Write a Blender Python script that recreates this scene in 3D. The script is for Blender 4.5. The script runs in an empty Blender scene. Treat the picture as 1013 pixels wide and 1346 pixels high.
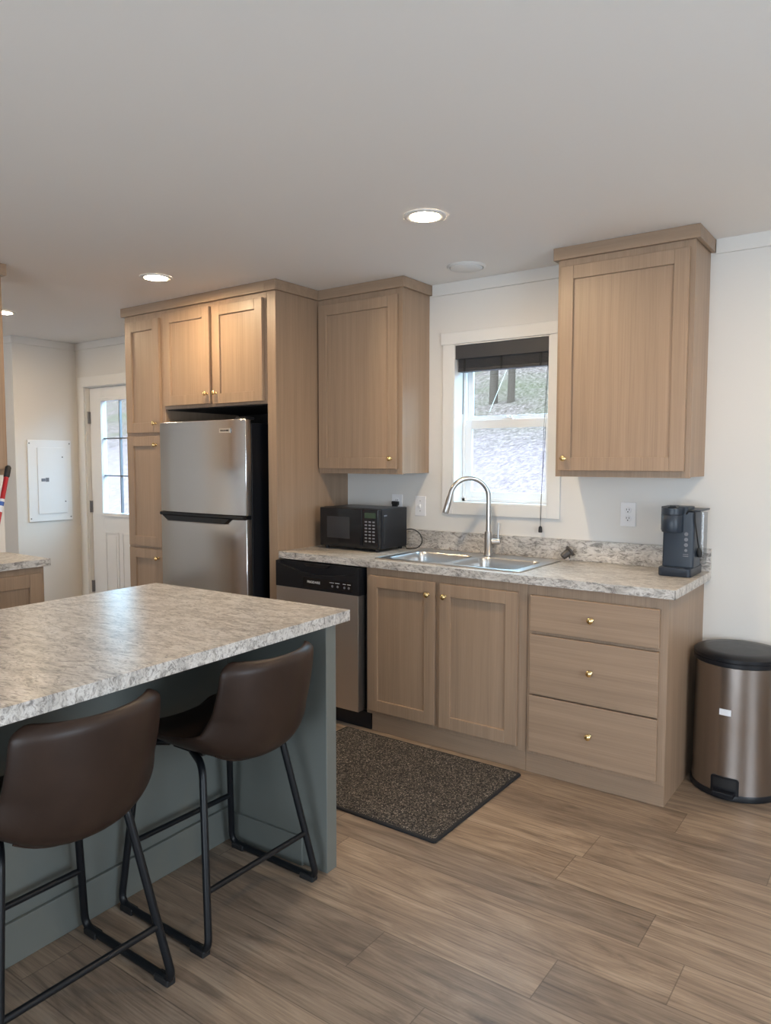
import bpy, bmesh, math, random
from mathutils import Vector, Matrix
random.seed(7)
S = bpy.context.scene
COL = S.collection
PI = math.pi

# ------------------------------------------------------------------ camera, world, light, exposure
def make_camera():
    C = Vector((2.9466, -3.6746, 1.4328)); yaw, pit, rol, f = 0.6247, 0.0699, 0.0007, 966.22
    fw = Vector((-math.sin(yaw)*math.cos(pit), math.cos(yaw)*math.cos(pit), -math.sin(pit)))
    r = Vector((math.cos(yaw), math.sin(yaw), 0)); u = r.cross(fw)
    r2 = r*math.cos(rol) + u*math.sin(rol); u2 = -r*math.sin(rol) + u*math.cos(rol)
    cam = bpy.data.cameras.new('camera'); o = bpy.data.objects.new('camera', cam); COL.objects.link(o)
    M = Matrix((r2, u2, -fw)).transposed().to_4x4(); M.translation = C
    o.matrix_world = M
    cam.sensor_fit = 'VERTICAL'; cam.sensor_height = 36.0; cam.lens = 36.0*f/1346.0
    cam.clip_start = 0.05
    S.camera = o
make_camera()
S.view_settings.view_transform = 'Standard'
S.view_settings.look = 'None'
S.view_settings.gamma = 1.0
S.view_settings.use_curve_mapping = False
S.view_settings.exposure = 0.08
S.cycles.use_denoising = True
S.cycles.max_bounces = 10
S.cycles.diffuse_bounces = 6
S.cycles.glossy_bounces = 4
S.cycles.sample_clamp_indirect = 8.0
S.cycles.caustics_reflective = False
S.cycles.caustics_refractive = False

SKY = 12.5
LAMP = 390.0
w = bpy.data.worlds.new('world'); S.world = w; w.use_nodes = True
bg = w.node_tree.nodes['Background']
bg.inputs[0].default_value = (0.46, 0.75, 1.0, 1); bg.inputs[1].default_value = SKY

def area(name, loc, rot, sx, sy, power, color, portal=False):
    l = bpy.data.lights.new(name, 'AREA'); l.shape = 'RECTANGLE'; l.size = sx; l.size_y = sy
    l.energy = power; l.color = color
    o = bpy.data.objects.new(name, l); COL.objects.link(o); o.location = loc; o.rotation_euler = rot
    if portal: l.cycles.is_portal = True
    return o
# daylight through assumed openings of the living-room end, behind and beside the camera
area('daylight_rear_opening', (2.7, -6.78, 1.0), (PI/2, 0, 0), 2.6, 1.6, 118, (0.75, 0.875, 1.0))
area('daylight_side_opening', (5.18, -3.0, 1.3), (PI/2, 0, PI/2), 1.8, 1.5, 74, (0.72, 0.86, 1.0))
area('hall_fill_light', (-3.9, -6.78, 1.3), (PI/2, 0, 0), 1.2, 1.5, 62, (0.80, 0.90, 1.0))  # added fill lamp, no hall window known; brightens utility walls and ceiling
# portals: they only help sample the sky through the two real windows
area('kitchen_window_portal', (1.076, 0.16, 1.64), (-PI/2, 0, 0), 0.58, 0.9, 1, (1, 1, 1), True)
area('door_window_portal', (-2.485, 0.12, 1.46), (-PI/2, 0, 0), 0.44, 0.95, 1, (1, 1, 1), True)

# ------------------------------------------------------------------ material helpers
def mat(name):
    m = bpy.data.materials.new(name); m.use_nodes = True
    nt = m.node_tree; b = nt.nodes['Principled BSDF']
    return m, nt, b
def setp(b, **k):
    for n, v in k.items():
        n = n.replace('_', ' ')
        b.inputs[n].default_value = v if not (isinstance(v, tuple) and len(v) == 3) else (*v, 1)
def plain(name, col, rough=0.5, metal=0.0, **k):
    m, nt, b = mat(name); setp(b, Base_Color=col, Roughness=rough, Metallic=metal, **k)
    tc = nt.nodes.new('ShaderNodeTexCoord'); n = nt.nodes.new('ShaderNodeTexNoise'); n.inputs['Scale'].default_value = 30
    mr = nt.nodes.new('ShaderNodeMapRange'); mr.inputs[3].default_value = max(0.02, rough-0.04); mr.inputs[4].default_value = min(1, rough+0.04)
    nt.links.new(tc.outputs['Object'], n.inputs['Vector']); nt.links.new(n.outputs['Fac'], mr.inputs[0]); nt.links.new(mr.outputs[0], b.inputs['Roughness'])
    return m
def node(nt, t, **k):
    n = nt.nodes.new(t)
    for a, v in k.items(): setattr(n, a, v)
    return n
def mapping(nt, coord='Object', scale=(1, 1, 1), rot=(0, 0, 0)):
    tc = node(nt, 'ShaderNodeTexCoord'); mp = node(nt, 'ShaderNodeMapping')
    mp.inputs['Scale'].default_value = scale; mp.inputs['Rotation'].default_value = rot
    nt.links.new(tc.outputs[coord], mp.inputs['Vector']); return mp.outputs['Vector']
def noise(nt, vec, scale, detail=4, rough=0.5, dist=0.0):
    n = node(nt, 'ShaderNodeTexNoise'); n.inputs['Scale'].default_value = scale; n.inputs['Detail'].default_value = detail
    n.inputs['Roughness'].default_value = rough; n.inputs['Distortion'].default_value = dist
    nt.links.new(vec, n.inputs['Vector']); return n.outputs['Fac']
def ramp(nt, fac, stops, interp='LINEAR'):
    r = node(nt, 'ShaderNodeValToRGB'); r.color_ramp.interpolation = interp
    e = r.color_ramp.elements
    while len(e) > 1: e.remove(e[-1])
    e[0].position = stops[0][0]; e[0].color = (*stops[0][1], 1)
    for p, c in stops[1:]:
        x = e.new(p); x.color = (*c, 1)
    nt.links.new(fac, r.inputs[0]); return r.outputs[0]
def mix(nt, fac, a, b, blend='MIX'):
    n = node(nt, 'ShaderNodeMix', data_type='RGBA', blend_type=blend)
    for s, v in ((0, fac), (6, a), (7, b)):
        if hasattr(v, 'is_linked') or hasattr(v, 'links'): nt.links.new(v, n.inputs[s])
        elif isinstance(v, tuple): n.inputs[s].default_value = (*v, 1)
        else: n.inputs[s].default_value = v
    return n.outputs[2]
def math_(nt, op, a, b=None, c=None):
    n = node(nt, 'ShaderNodeMath', operation=op)
    for i, v in enumerate((a, b, c)):
        if v is None: continue
        if hasattr(v, 'links'): nt.links.new(v, n.inputs[i])
        else: n.inputs[i].default_value = v
    return n.outputs[0]
def bump(nt, b, h, strength=0.2, dist=0.002):
    n = node(nt, 'ShaderNodeBump'); n.inputs['Strength'].default_value = strength; n.inputs['Distance'].default_value = dist
    nt.links.new(h, n.inputs['Height']); nt.links.new(n.outputs[0], b.inputs['Normal'])

def wood(name, horizontal=False):
    m, nt, b = mat(name)
    s = (1.0, 75, 75) if horizontal else (75, 75, 1.0)
    s2 = (0.35, 14, 14) if horizontal else (14, 14, 0.35)
    f = noise(nt, mapping(nt, 'Object', s), 3.0, 5, 0.6)
    g = noise(nt, mapping(nt, 'Object', s2), 2.0, 3, 0.5, 0.1)
    c1 = ramp(nt, f, [(0.25, (0.290, 0.200, 0.134)), (0.75, (0.375, 0.265, 0.184))])
    c2 = ramp(nt, g, [(0.3, (0.88, 0.875, 0.87)), (0.7, (1.05, 1.045, 1.04))])
    c = mix(nt, 1.0, c1, c2, 'MULTIPLY')
    nt.links.new(c, b.inputs['Base Color']); setp(b, Roughness=0.42)
    bump(nt, b, f, 0.08, 0.001)
    return m
def laminate(name, warm):
    m, nt, b = mat(name)
    v = mapping(nt, 'Object', (0.75, 2.0, 1.5))
    a = noise(nt, v, 6.0, 6, 0.65, 2.2)
    d = noise(nt, v, 30.0, 7, 0.75, 1.6)
    e = noise(nt, v, 75.0, 3, 0.6, 0.6)
    base = ramp(nt, a, [(0.30, (0.32, 0.305, 0.295)), (0.47, (0.53, 0.50, 0.465)), (0.60, (0.63, 0.61, 0.585)), (0.75, (0.46, 0.41, 0.37))])
    veins = ramp(nt, d, [(0.36, (0.08, 0.076, 0.078)), (0.44, (0.46, 0.44, 0.43)), (0.51, (1.0, 1.0, 1.0)), (0.72, (1.18, 1.17, 1.15))])
    c = mix(nt, 0.72, base, veins, 'MULTIPLY')
    fl = ramp(nt, e, [(0.30, (0.55, 0.53, 0.52)), (0.45, (1, 1, 1))])
    c = mix(nt, 0.45, c, fl, 'MULTIPLY')
    nt.links.new(c, b.inputs['Base Color']); setp(b, Roughness=0.30)
    bump(nt, b, e, 0.05, 0.001)
    return m
def floor_mat():
    m, nt, b = mat('oak_plank_floor')
    tc = node(nt, 'ShaderNodeTexCoord'); sp = node(nt, 'ShaderNodeSeparateXYZ'); nt.links.new(tc.outputs['Object'], sp.inputs[0])
    X, Y = sp.outputs[0], sp.outputs[1]
    yy = math_(nt, 'DIVIDE', math_(nt, 'ADD', Y, 10.485), 0.19)
    row = math_(nt, 'FLOOR', yy)
    wn = node(nt, 'ShaderNodeTexWhiteNoise', noise_dimensions='1D'); nt.links.new(row, wn.inputs['W'])
    xx = math_(nt, 'DIVIDE', math_(nt, 'ADD', X, math_(nt, 'MULTIPLY', wn.outputs['Value'], 7.3)), 1.22)
    colm = math_(nt, 'FLOOR', xx)
    cv = node(nt, 'ShaderNodeCombineXYZ'); nt.links.new(row, cv.inputs[0]); nt.links.new(colm, cv.inputs[1])
    w2 = node(nt, 'ShaderNodeTexWhiteNoise', noise_dimensions='2D'); nt.links.new(cv.outputs[0], w2.inputs['Vector'])
    R = w2.outputs['Value']
    gv = node(nt, 'ShaderNodeCombineXYZ')
    nt.links.new(math_(nt, 'ADD', math_(nt, 'MULTIPLY', X, 1.0), math_(nt, 'MULTIPLY', R, 31.0)), gv.inputs[0])
    nt.links.new(math_(nt, 'MULTIPLY', Y, 7.0), gv.inputs[1]); nt.links.new(math_(nt, 'MULTIPLY', R, 17.0), gv.inputs[2])
    big = noise(nt, gv.outputs[0], 2.1, 7, 0.62, 1.6)
    fv = node(nt, 'ShaderNodeCombineXYZ')
    nt.links.new(math_(nt, 'ADD', math_(nt, 'MULTIPLY', X, 2.0), math_(nt, 'MULTIPLY', R, 57.0)), fv.inputs[0])
    nt.links.new(math_(nt, 'MULTIPLY', Y, 85.0), fv.inputs[1])
    fine = noise(nt, fv.outputs[0], 1.6, 6, 0.65, 0.5)
    c = ramp(nt, big, [(0.28, (0.115, 0.086, 0.066)), (0.42, (0.20, 0.150, 0.113)), (0.56, (0.265, 0.203, 0.153)), (0.72, (0.33, 0.262, 0.203))])
    cf = ramp(nt, fine, [(0.32, (0.55, 0.53, 0.51)), (0.5, (0.98, 0.98, 0.98)), (0.7, (1.2, 1.2, 1.2))])
    c = mix(nt, 0.8, c, cf, 'MULTIPLY')
    tone = ramp(nt, R, [(0.0, (0.82, 0.81, 0.81)), (0.5, (1.0, 0.98, 0.96)), (1.0, (1.16, 1.13, 1.09))])
    c = mix(nt, 1.0, c, tone, 'MULTIPLY')
    # dark knots
    kv = node(nt, 'ShaderNodeCombineXYZ'); nt.links.new(math_(nt, 'ADD', X, math_(nt, 'MULTIPLY', R, 9.0)), kv.inputs[0])
    nt.links.new(math_(nt, 'MULTIPLY', Y, 2.6), kv.inputs[1])
    k = noise(nt, kv.outputs[0], 4.2, 3, 0.6, 0.8)
    kc = ramp(nt, k, [(0.68, (1, 1, 1)), (0.78, (0.45, 0.42, 0.40))])
    c = mix(nt, 0.75, c, kc, 'MULTIPLY')
    # seams
    fy = math_(nt, 'FRACT', yy); fx = math_(nt, 'FRACT', xx)
    sy = math_(nt, 'LESS_THAN', math_(nt, 'MINIMUM', fy, math_(nt, 'SUBTRACT', 1.0, fy)), 0.009)
    sx = math_(nt, 'LESS_THAN', math_(nt, 'MINIMUM', fx, math_(nt, 'SUBTRACT', 1.0, fx)), 0.0013)
    seam = math_(nt, 'MAXIMUM', sy, sx)
    c = mix(nt, math_(nt, 'MULTIPLY', seam, 0.55), c, (0.06, 0.04, 0.03))
    nt.links.new(c, b.inputs['Base Color'])
    rr = node(nt, 'ShaderNodeMapRange'); rr.inputs[3].default_value = 0.34; rr.inputs[4].default_value = 0.5
    nt.links.new(fine, rr.inputs[0]); nt.links.new(rr.outputs[0], b.inputs['Roughness'])
    bump(nt, b, math_(nt, 'SUBTRACT', fine, seam), 0.12, 0.001)
    return m
def paint(name, col, rough=0.6, tex=0.04, sc=90):
    m, nt, b = mat(name); setp(b, Base_Color=col, Roughness=rough)
    f = noise(nt, mapping(nt, 'Object'), sc, 4, 0.6); bump(nt, b, f, tex, 0.002); return m
def steel(name, col, rough, aniso=0.0, streak=0.0):
    m, nt, b = mat(name); setp(b, Base_Color=col, Roughness=rough, Metallic=1.0)
    b.inputs['Anisotropic'].default_value = aniso
    f = noise(nt, mapping(nt, 'Object', (2, 2, 240)), 2.0, 3, 0.6)
    mr = node(nt, 'ShaderNodeMapRange'); mr.inputs[3].default_value = rough-0.03; mr.inputs[4].default_value = rough+0.05
    nt.links.new(f, mr.inputs[0]); nt.links.new(mr.outputs[0], b.inputs['Roughness'])
    if streak: bump(nt, b, f, streak, 0.0005)
    return m
def glass(name, tint=(0.93, 0.97, 0.98), refl=0.05):
    m = bpy.data.materials.new(name); m.use_nodes = True; nt = m.node_tree
    for n in list(nt.nodes): nt.nodes.remove(n)
    out = node(nt, 'ShaderNodeOutputMaterial'); t = node(nt, 'ShaderNodeBsdfTransparent'); g = node(nt, 'ShaderNodeBsdfGlossy')
    t.inputs[0].default_value = (*tint, 1); g.inputs['Roughness'].default_value = 0.02
    mx = node(nt, 'ShaderNodeMixShader'); mx.inputs[0].default_value = refl
    nt.links.new(t.outputs[0], mx.inputs[1]); nt.links.new(g.outputs[0], mx.inputs[2]); nt.links.new(mx.outputs[0], out.inputs[0])
    return m
def rug_mat():
    m, nt, b = mat('rug_pile')
    f = noise(nt, mapping(nt, 'Object'), 170, 2, 0.7)
    g = noise(nt, mapping(nt, 'Object'), 9, 4, 0.6)
    c = ramp(nt, f, [(0.38, (0.008, 0.0075, 0.0075)), (0.52, (0.045, 0.038, 0.032)), (0.62, (0.185, 0.155, 0.128)), (0.72, (0.36, 0.31, 0.265))])
    c = mix(nt, 0.5, c, ramp(nt, g, [(0.35, (0.6, 0.6, 0.6)), (0.65, (1.1, 1.1, 1.1))]), 'MULTIPLY')
    nt.links.new(c, b.inputs['Base Color']); setp(b, Roughness=0.95); bump(nt, b, f, 0.8, 0.006); return m
def leather():
    m, nt, b = mat('brown_leather')
    f = noise(nt, mapping(nt, 'Object'), 220, 3, 0.6); g = noise(nt, mapping(nt, 'Object'), 6, 4, 0.6)
    nt.links.new(ramp(nt, g, [(0.3, (0.021, 0.0118, 0.0085)), (0.7, (0.036, 0.0205, 0.0145))]), b.inputs['Base Color'])
    setp(b, Roughness=0.42); b.inputs['Specular IOR Level'].default_value = 0.3; bump(nt, b, f, 0.12, 0.001); return m
def hill_mat():
    m, nt, b = mat('dry_grass_hillside')
    v = mapping(nt, 'Object', (1.0, 0.5, 0.5))
    f = noise(nt, v, 14.0, 9, 0.82, 0.1); g = noise(nt, v, 0.32, 4, 0.6)
    c = ramp(nt, f, [(0.38, (0.115, 0.067, 0.062)), (0.47, (0.175, 0.106, 0.102)), (0.54, (0.225, 0.138, 0.134)), (0.66, (0.27, 0.168, 0.165))])
    c = mix(nt, 0.5, c, ramp(nt, g, [(0.38, (0.90, 0.90, 0.84)), (0.6, (1.05, 1.02, 1.0))]), 'MULTIPLY')
    lit = ramp(nt, f, [(0.40, (0.034, 0.018, 0.013)), (0.50, (0.115, 0.068, 0.052)), (0.60, (0.25, 0.152, 0.125))])
    grn = mix(nt, ramp(nt, g, [(0.42, (0, 0, 0)), (0.6, (0.5, 0.5, 0.5))]), lit, (0.070, 0.060, 0.026))
    tc = node(nt, 'ShaderNodeTexCoord'); sp = node(nt, 'ShaderNodeSeparateXYZ'); nt.links.new(tc.outputs['Object'], sp.inputs[0])
    hgt = math_(nt, 'ADD', sp.outputs[2], math_(nt, 'MULTIPLY', math_(nt, 'SUBTRACT', g, 0.5), 2.0))
    mr = node(nt, 'ShaderNodeMapRange'); mr.inputs[1].default_value = 1.1; mr.inputs[2].default_value = 2.4; nt.links.new(hgt, mr.inputs[0])
    c = mix(nt, mr.outputs[0], c, grn)
    nt.links.new(c, b.inputs['Base Color']); setp(b, Roughness=1.0); b.inputs['Specular IOR Level'].default_value = 0.0; return m
def emit(name, col, strength):
    m, nt, b = mat(name); setp(b, Base_Color=(0.9, 0.9, 0.9), Roughness=0.5)
    b.inputs['Emission Color'].default_value = (*col, 1); b.inputs['Emission Strength'].default_value = strength; return m

M = dict(
    wood=wood('taupe_wood_vertical_grain'), woodh=wood('taupe_wood_horizontal_grain', True),
    lam=laminate('stone_pattern_laminate', True), floor=floor_mat(),
    wall=paint('white_wall_paint', (0.70, 0.68, 0.65)), ceil=paint('ceiling_paint', (0.83, 0.81, 0.785), 0.75, 0.10, 55),
    trim=paint('white_trim_paint', (0.75, 0.74, 0.72), 0.4, 0.01), door=paint('white_door_paint', (0.80, 0.80, 0.80), 0.35, 0.01),
    sage=paint('sage_grey_paint', (0.138, 0.148, 0.136), 0.45, 0.02, 60),
    black=plain('black_plastic', (0.008, 0.009, 0.012), 0.35, Specular_IOR_Level=0.35), gloss=plain('glossy_black_plastic', (0.007, 0.008, 0.010), 0.12),
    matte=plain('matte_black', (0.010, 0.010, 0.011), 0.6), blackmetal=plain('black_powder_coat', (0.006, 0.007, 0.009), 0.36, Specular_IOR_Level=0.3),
    fridge=steel('brushed_fridge_steel', (0.68, 0.665, 0.65), 0.17, 0.8, 0.01), steel=steel('brushed_steel', (0.56, 0.53, 0.50), 0.34, 0.5),
    can=plain('can_steel', (0.36, 0.32, 0.295), 0.25, 1.0), sinkst=steel('sink_steel', (0.60, 0.60, 0.60), 0.30),
    nickel=steel('brushed_nickel', (0.46, 0.445, 0.43), 0.28), chrome=plain('chrome', (0.8, 0.8, 0.8), 0.1, 1.0),
    brass=plain('satin_brass', (0.83, 0.62, 0.30), 0.22, 1.0), leather=leather(), rug=rug_mat(), rugedge=plain('rug_binding', (0.010, 0.010, 0.012), 0.9),
    glass=glass('window_glass'), tank=glass('clear_plastic', (0.86, 0.88, 0.90), 0.12), navy=plain('slate_black_plastic', (0.016, 0.025, 0.040), 0.38),
    blind=plain('charcoal_blind', (0.050, 0.049, 0.052), 0.5), vinyl=plain('white_vinyl', (0.82, 0.83, 0.84), 0.35),
    plate=plain('white_plastic_plate', (0.80, 0.80, 0.82), 0.3), slot=plain('dark_slot', (0.03, 0.03, 0.03), 0.5),
    panelw=paint('white_panel_metal', (0.80, 0.81, 0.82), 0.35, 0.01), lens=emit('lamp_lens', (1.0, 0.75, 0.47), LAMP),
    disc=plain('off_white_disc', (0.72, 0.715, 0.70), 0.4), hill=hill_mat(), bark=plain('pine_bark', (0.075, 0.045, 0.032), 0.95, Specular_IOR_Level=0.0), needles=plain('pine_needles', (0.05, 0.09, 0.045), 0.9),
    white=plain('white_print', (0.75, 0.75, 0.75), 0.4), grey=plain('grey_print', (0.17, 0.17, 0.19), 0.4), red=plain('red_enamel', (0.42, 0.012, 0.018), 0.3),
    blue=plain('blue_label', (0.05, 0.12, 0.40), 0.4), hinge=plain('grey_hinge_metal', (0.22, 0.22, 0.23), 0.35, 0.9), screen=plain('dark_glass', (0.035, 0.036, 0.04), 0.08),
    mophead=plain('grey_mop_yarn', (0.42, 0.41, 0.40), 0.95), label=plain('paper_sticker', (0.78, 0.80, 0.84), 0.5), bronze=plain('dark_stopper', (0.055, 0.047, 0.043), 0.35),
    green=plain('dim_display', (0.03, 0.055, 0.035), 0.2), siding=plain('siding', (0.6, 0.6, 0.6), 0.7), wire=plain('pale_wire', (0.30, 0.24, 0.20), 0.4))

# ------------------------------------------------------------------ mesh helpers
class MB:
    def __init__(self): self.bm = bmesh.new()
    def box(self, x0, x1, y0, y1, z0, z1):
        b = self.bm
        v = [b.verts.new((x, y, z)) for z in (z0, z1) for x, y in ((x0, y0), (x1, y0), (x1, y1), (x0, y1))]
        for q in ((3, 2, 1, 0), (4, 5, 6, 7), (0, 1, 5, 4), (1, 2, 6, 5), (2, 3, 7, 6), (3, 0, 4, 7)): b.faces.new([v[i] for i in q])
        return self
    def loft(self, loops, cap0=True, cap1=True, closed=True):
        b = self.bm; R = [[b.verts.new(p) for p in l] for l in loops]
        n = len(R[0])
        for a, c in zip(R, R[1:]):
            for i in range(n if closed else n-1):
                j = (i+1) % n; b.faces.new((a[i], a[j], c[j], c[i]))
        if cap0: b.faces.new(list(reversed(R[0])))
        if cap1: b.faces.new(R[-1])
        return self
    def lathe(self, prof, o=(0, 0, 0), axis='z', n=24, cap0=True, cap1=True):
        o = Vector(o)
        ax = {'z': ((1, 0, 0), (0, 1, 0), (0, 0, 1)), '-y': ((1, 0, 0), (0, 0, 1), (0, -1, 0)), '-z': ((1, 0, 0), (0, -1, 0), (0, 0, -1)), 'x': ((0, 1, 0), (0, 0, 1), (1, 0, 0)), 'y': ((0, 0, 1), (1, 0, 0), (0, 1, 0))}[axis] if isinstance(axis, str) else axis
        e1, e2, e3 = (Vector(a) for a in ax)
        return self.loft([[o + e1*(r*math.cos(2*PI*i/n)) + e2*(r*math.sin(2*PI*i/n)) + e3*h for i in range(n)] for r, h in prof], cap0, cap1)
    def tube(self, pts, r, n=10, cap=True):
        P = [Vector(p) for p in pts]; loops = []
        t = (P[1]-P[0]).normalized(); a = Vector((0, 0, 1)) if abs(t.z) < .9 else Vector((1, 0, 0))
        u = t.cross(a).normalized()
        for i, p in enumerate(P):
            if i == 0: tt = (P[1]-P[0]).normalized()
            elif i == len(P)-1: tt = (P[-1]-P[-2]).normalized()
            else: tt = ((P[i+1]-p).normalized() + (p-P[i-1]).normalized()).normalized()
            u = (u - tt*u.dot(tt)).normalized(); v = tt.cross(u)
            rr = r[i] if isinstance(r, (list, tuple)) else r
            loops.append([p + (u*math.cos(2*PI*k/n) + v*math.sin(2*PI*k/n))*rr for k in range(n)])
        return self.loft(loops, cap, cap)
    def plate(self, loops, z0, z1):
        """flat plate with an outer loop and holes"""
        b = self.bm; E = []; allv = []
        for l in loops:
            vs = [b.verts.new((x, y, z1)) for x, y in l]; allv.append(vs)
            for i in range(len(vs)): E.append(b.edges.new((vs[i], vs[(i+1) % len(vs)])))
        r = bmesh.ops.triangle_fill(b, use_beauty=True, use_dissolve=False, edges=E, normal=(0, 0, 1))
        for l, vs in zip(loops, allv):
            lo = [b.verts.new((x, y, z0)) for x, y in l]
            for i in range(len(vs)):
                j = (i+1) % len(vs); b.faces.new((lo[i], lo[j], vs[j], vs[i]))
        return self
OFF = {}
def finish(name, mb, m, parent=None, bevel=0.0, smooth=False, local=False, seg=2, label=None):
    bm = mb.bm
    off = Vector((0, 0, 0)) if (parent is None or local) else OFF.get(parent.name, Vector((0, 0, 0)))
    bmesh.ops.recalc_face_normals(bm, faces=bm.faces)
    for v in bm.verts: v.co -= off
    me = bpy.data.meshes.new(name); bm.to_mesh(me); bm.free()
    o = bpy.data.objects.new(name, me); COL.objects.link(o); me.materials.append(m)
    if parent is not None: o.parent = parent
    OFF[o.name] = off
    if smooth:
        me.polygons.foreach_set('use_smooth', [True]*len(me.polygons))
        me.set_sharp_from_angle(angle=math.radians(40))
    if bevel:
        bv = o.modifiers.new('bevel', 'BEVEL'); bv.width = bevel; bv.segments = seg; bv.limit_method = 'ANGLE'; bv.angle_limit = math.radians(40)
        bv.harden_normals = False
    if label: o['label'] = label
    return o
def struct(name, mb, m, parent=None, **k):
    o = finish(name, mb, m, parent, **k)
    if parent is None: o['kind'] = 'structure'
    return o
def tag(o, label, cat, group=None):
    o['label'] = label; o['category'] = cat
    if group: o['group'] = group
    return o
def thing(name, label, cat, loc, rz=0.0, group=None):
    o = bpy.data.objects.new(name, None); COL.objects.link(o); o.empty_display_size = 0.1
    o.location = loc; o.rotation_euler = (0, 0, rz); OFF[o.name] = Vector(loc)
    if label: tag(o, label, cat, group)
    return o
def single(name, mb, m, loc, label, cat, group=None, **k):
    """a thing of one mesh, its origin at its base"""
    for v in mb.bm.verts: v.co -= Vector(loc)
    o = finish(name, mb, m, None, **k); o.location = loc; OFF[o.name] = Vector(loc)
    return tag(o, label, cat, group)
def copy_tree(o, parent=None):
    c = o.copy(); COL.objects.link(c)
    if parent is not None: c.parent = parent
    for ch in list(o.children): copy_tree(ch, c)
    return c
def rrect(x0, x1, y0, y1, r, n=6):
    out = []
    for cx, cy, a in ((x1-r, y1-r, 0), (x0+r, y1-r, PI/2), (x0+r, y0+r, PI), (x1-r, y0+r, 1.5*PI)):
        for i in range(n+1):
            t = a + PI/2*i/n; out.append((cx + r*math.cos(t), cy + r*math.sin(t)))
    return out
def fillet(pts, r, n=6):
    P = [Vector(p) for p in pts]; out = [P[0]]
    for a, b, c in zip(P, P[1:], P[2:]):
        d1 = (a-b); d2 = (c-b); q = min(r, d1.length*.45, d2.length*.45)
        s = b + d1.normalized()*q; e = b + d2.normalized()*q
        for i in range(n+1):
            t = i/n; out.append(s*(1-t)**2 + b*2*t*(1-t) + e*t*t)
    out.append(P[-1]); return out
def spline(pts, n=8):
    P = [Vector(p) for p in pts]; Q = [P[0]*2-P[1]] + P + [P[-1]*2-P[-2]]; out = []
    for i in range(1, len(Q)-2):
        for k in range(n):
            t = k/n; a, b, c, d = Q[i-1], Q[i], Q[i+1], Q[i+2]
            out.append(0.5*((2*b) + (c-a)*t + (2*a-5*b+4*c-d)*t*t + (3*b-a-3*c+d)*t**3))
    out.append(P[-1]); return out
def text(name, s, size, loc, rot, m, parent, extrude=0.0004):
    cu = bpy.data.curves.new(name, 'FONT'); cu.body = s; cu.size = size; cu.extrude = extrude; cu.align_x = 'CENTER'; cu.align_y = 'CENTER'; cu.resolution_u = 2
    t = bpy.data.objects.new(name+'_tmp', cu); COL.objects.link(t)
    bpy.context.view_layer.update()
    me = bpy.data.meshes.new_from_object(t.evaluated_get(bpy.context.evaluated_depsgraph_get()))
    bpy.data.objects.remove(t); bpy.data.curves.remove(cu)
    me.transform(Matrix.Translation(Vector(loc) - OFF.get(parent.name, Vector())) @ Matrix.Rotation(rot[2], 4, 'Z') @ Matrix.Rotation(rot[0], 4, 'X'))
    o = bpy.data.objects.new(name, me); COL.objects.link(o); me.materials.clear(); me.materials.append(m); o.parent = parent; OFF[o.name] = OFF.get(parent.name, Vector())
    return o
FRONT = (PI/2, 0, 0)      # text standing upright, read from -y

# ------------------------------------------------------------------ the setting
H = 2.4412
XL, XR, YB = -4.6, 5.2, -6.8
struct('floor', MB().box(XL, XR, YB, 0.14, -0.12, 0.0), M['floor'])
struct('ceiling', MB().box(XL, XR, YB, 0.14, H, H+0.12), M['ceil'])
# back wall with window and door openings (window x .785-1.366, z 1.19-2.09; door x -2.90 - -2.07, z 0-2.06)
wx0, wx1, wz0, wz1 = 0.785, 1.366, 1.19, 2.09
dx0, dx1, dz1 = -2.90, -2.07, 2.06
b = MB()
b.box(XL, dx0, 0, 0.14, 0, H).box(dx0, dx1, 0, 0.14, dz1, H).box(dx1, wx0, 0, 0.14, 0, H)
b.box(wx0, wx1, 0, 0.14, 0, wz0).box(wx0, wx1, 0, 0.14, wz1, H).box(wx1, XR, 0, 0.14, 0, H)
struct('wall_back', b, M['wall'])
struct('wall_utility', MB().box(-4.6, -3.03, -0.555, 0.0, 0, H), M['wall'])
struct('wall_left', MB().box(XL-0.14, XL, YB, 0.14, 0, H), M['wall'])
struct('wall_partition', MB().box(-1.33, -1.22, -5.2, -1.575, 0, H), M['wall'])
b = MB(); b.box(XR, XR+0.14, YB, 0.14, 0, H)
struct('wall_right', b, M['wall'])
b = MB(); b.box(XL, XR, YB-0.14, YB, 0, H)
struct('wall_rear', b, M['wall'])
# ceiling battens
struct('trim_1', MB().box(0.636, 1.498, -0.012, 0, H-0.066, H), M['wall'], bevel=0.002)
struct('trim_2', MB().box(2.163, XR, -0.012, 0, H-0.066, H), M['wall'], bevel=0.002)
struct('trim_3', MB().box(-3.03, -1.40, -0.012, 0, H-0.06, H), M['wall'], bevel=0.002)
struct('trim_4', MB().box(-3.03, -3.018, -0.555, -0.012, H-0.06, H).box(-4.6, -3.018, -0.567, -0.555, H-0.06, H), M['wall'], bevel=0.002)
struct('baseboard_back', MB().box(2.16, XR, -0.012, 0, 0, 0.075), M['trim'], bevel=0.003)
struct('baseboard_utility', MB().box(-3.03, -3.018, -0.555, 0, 0, 0.075), M['trim'], bevel=0.003)

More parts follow.
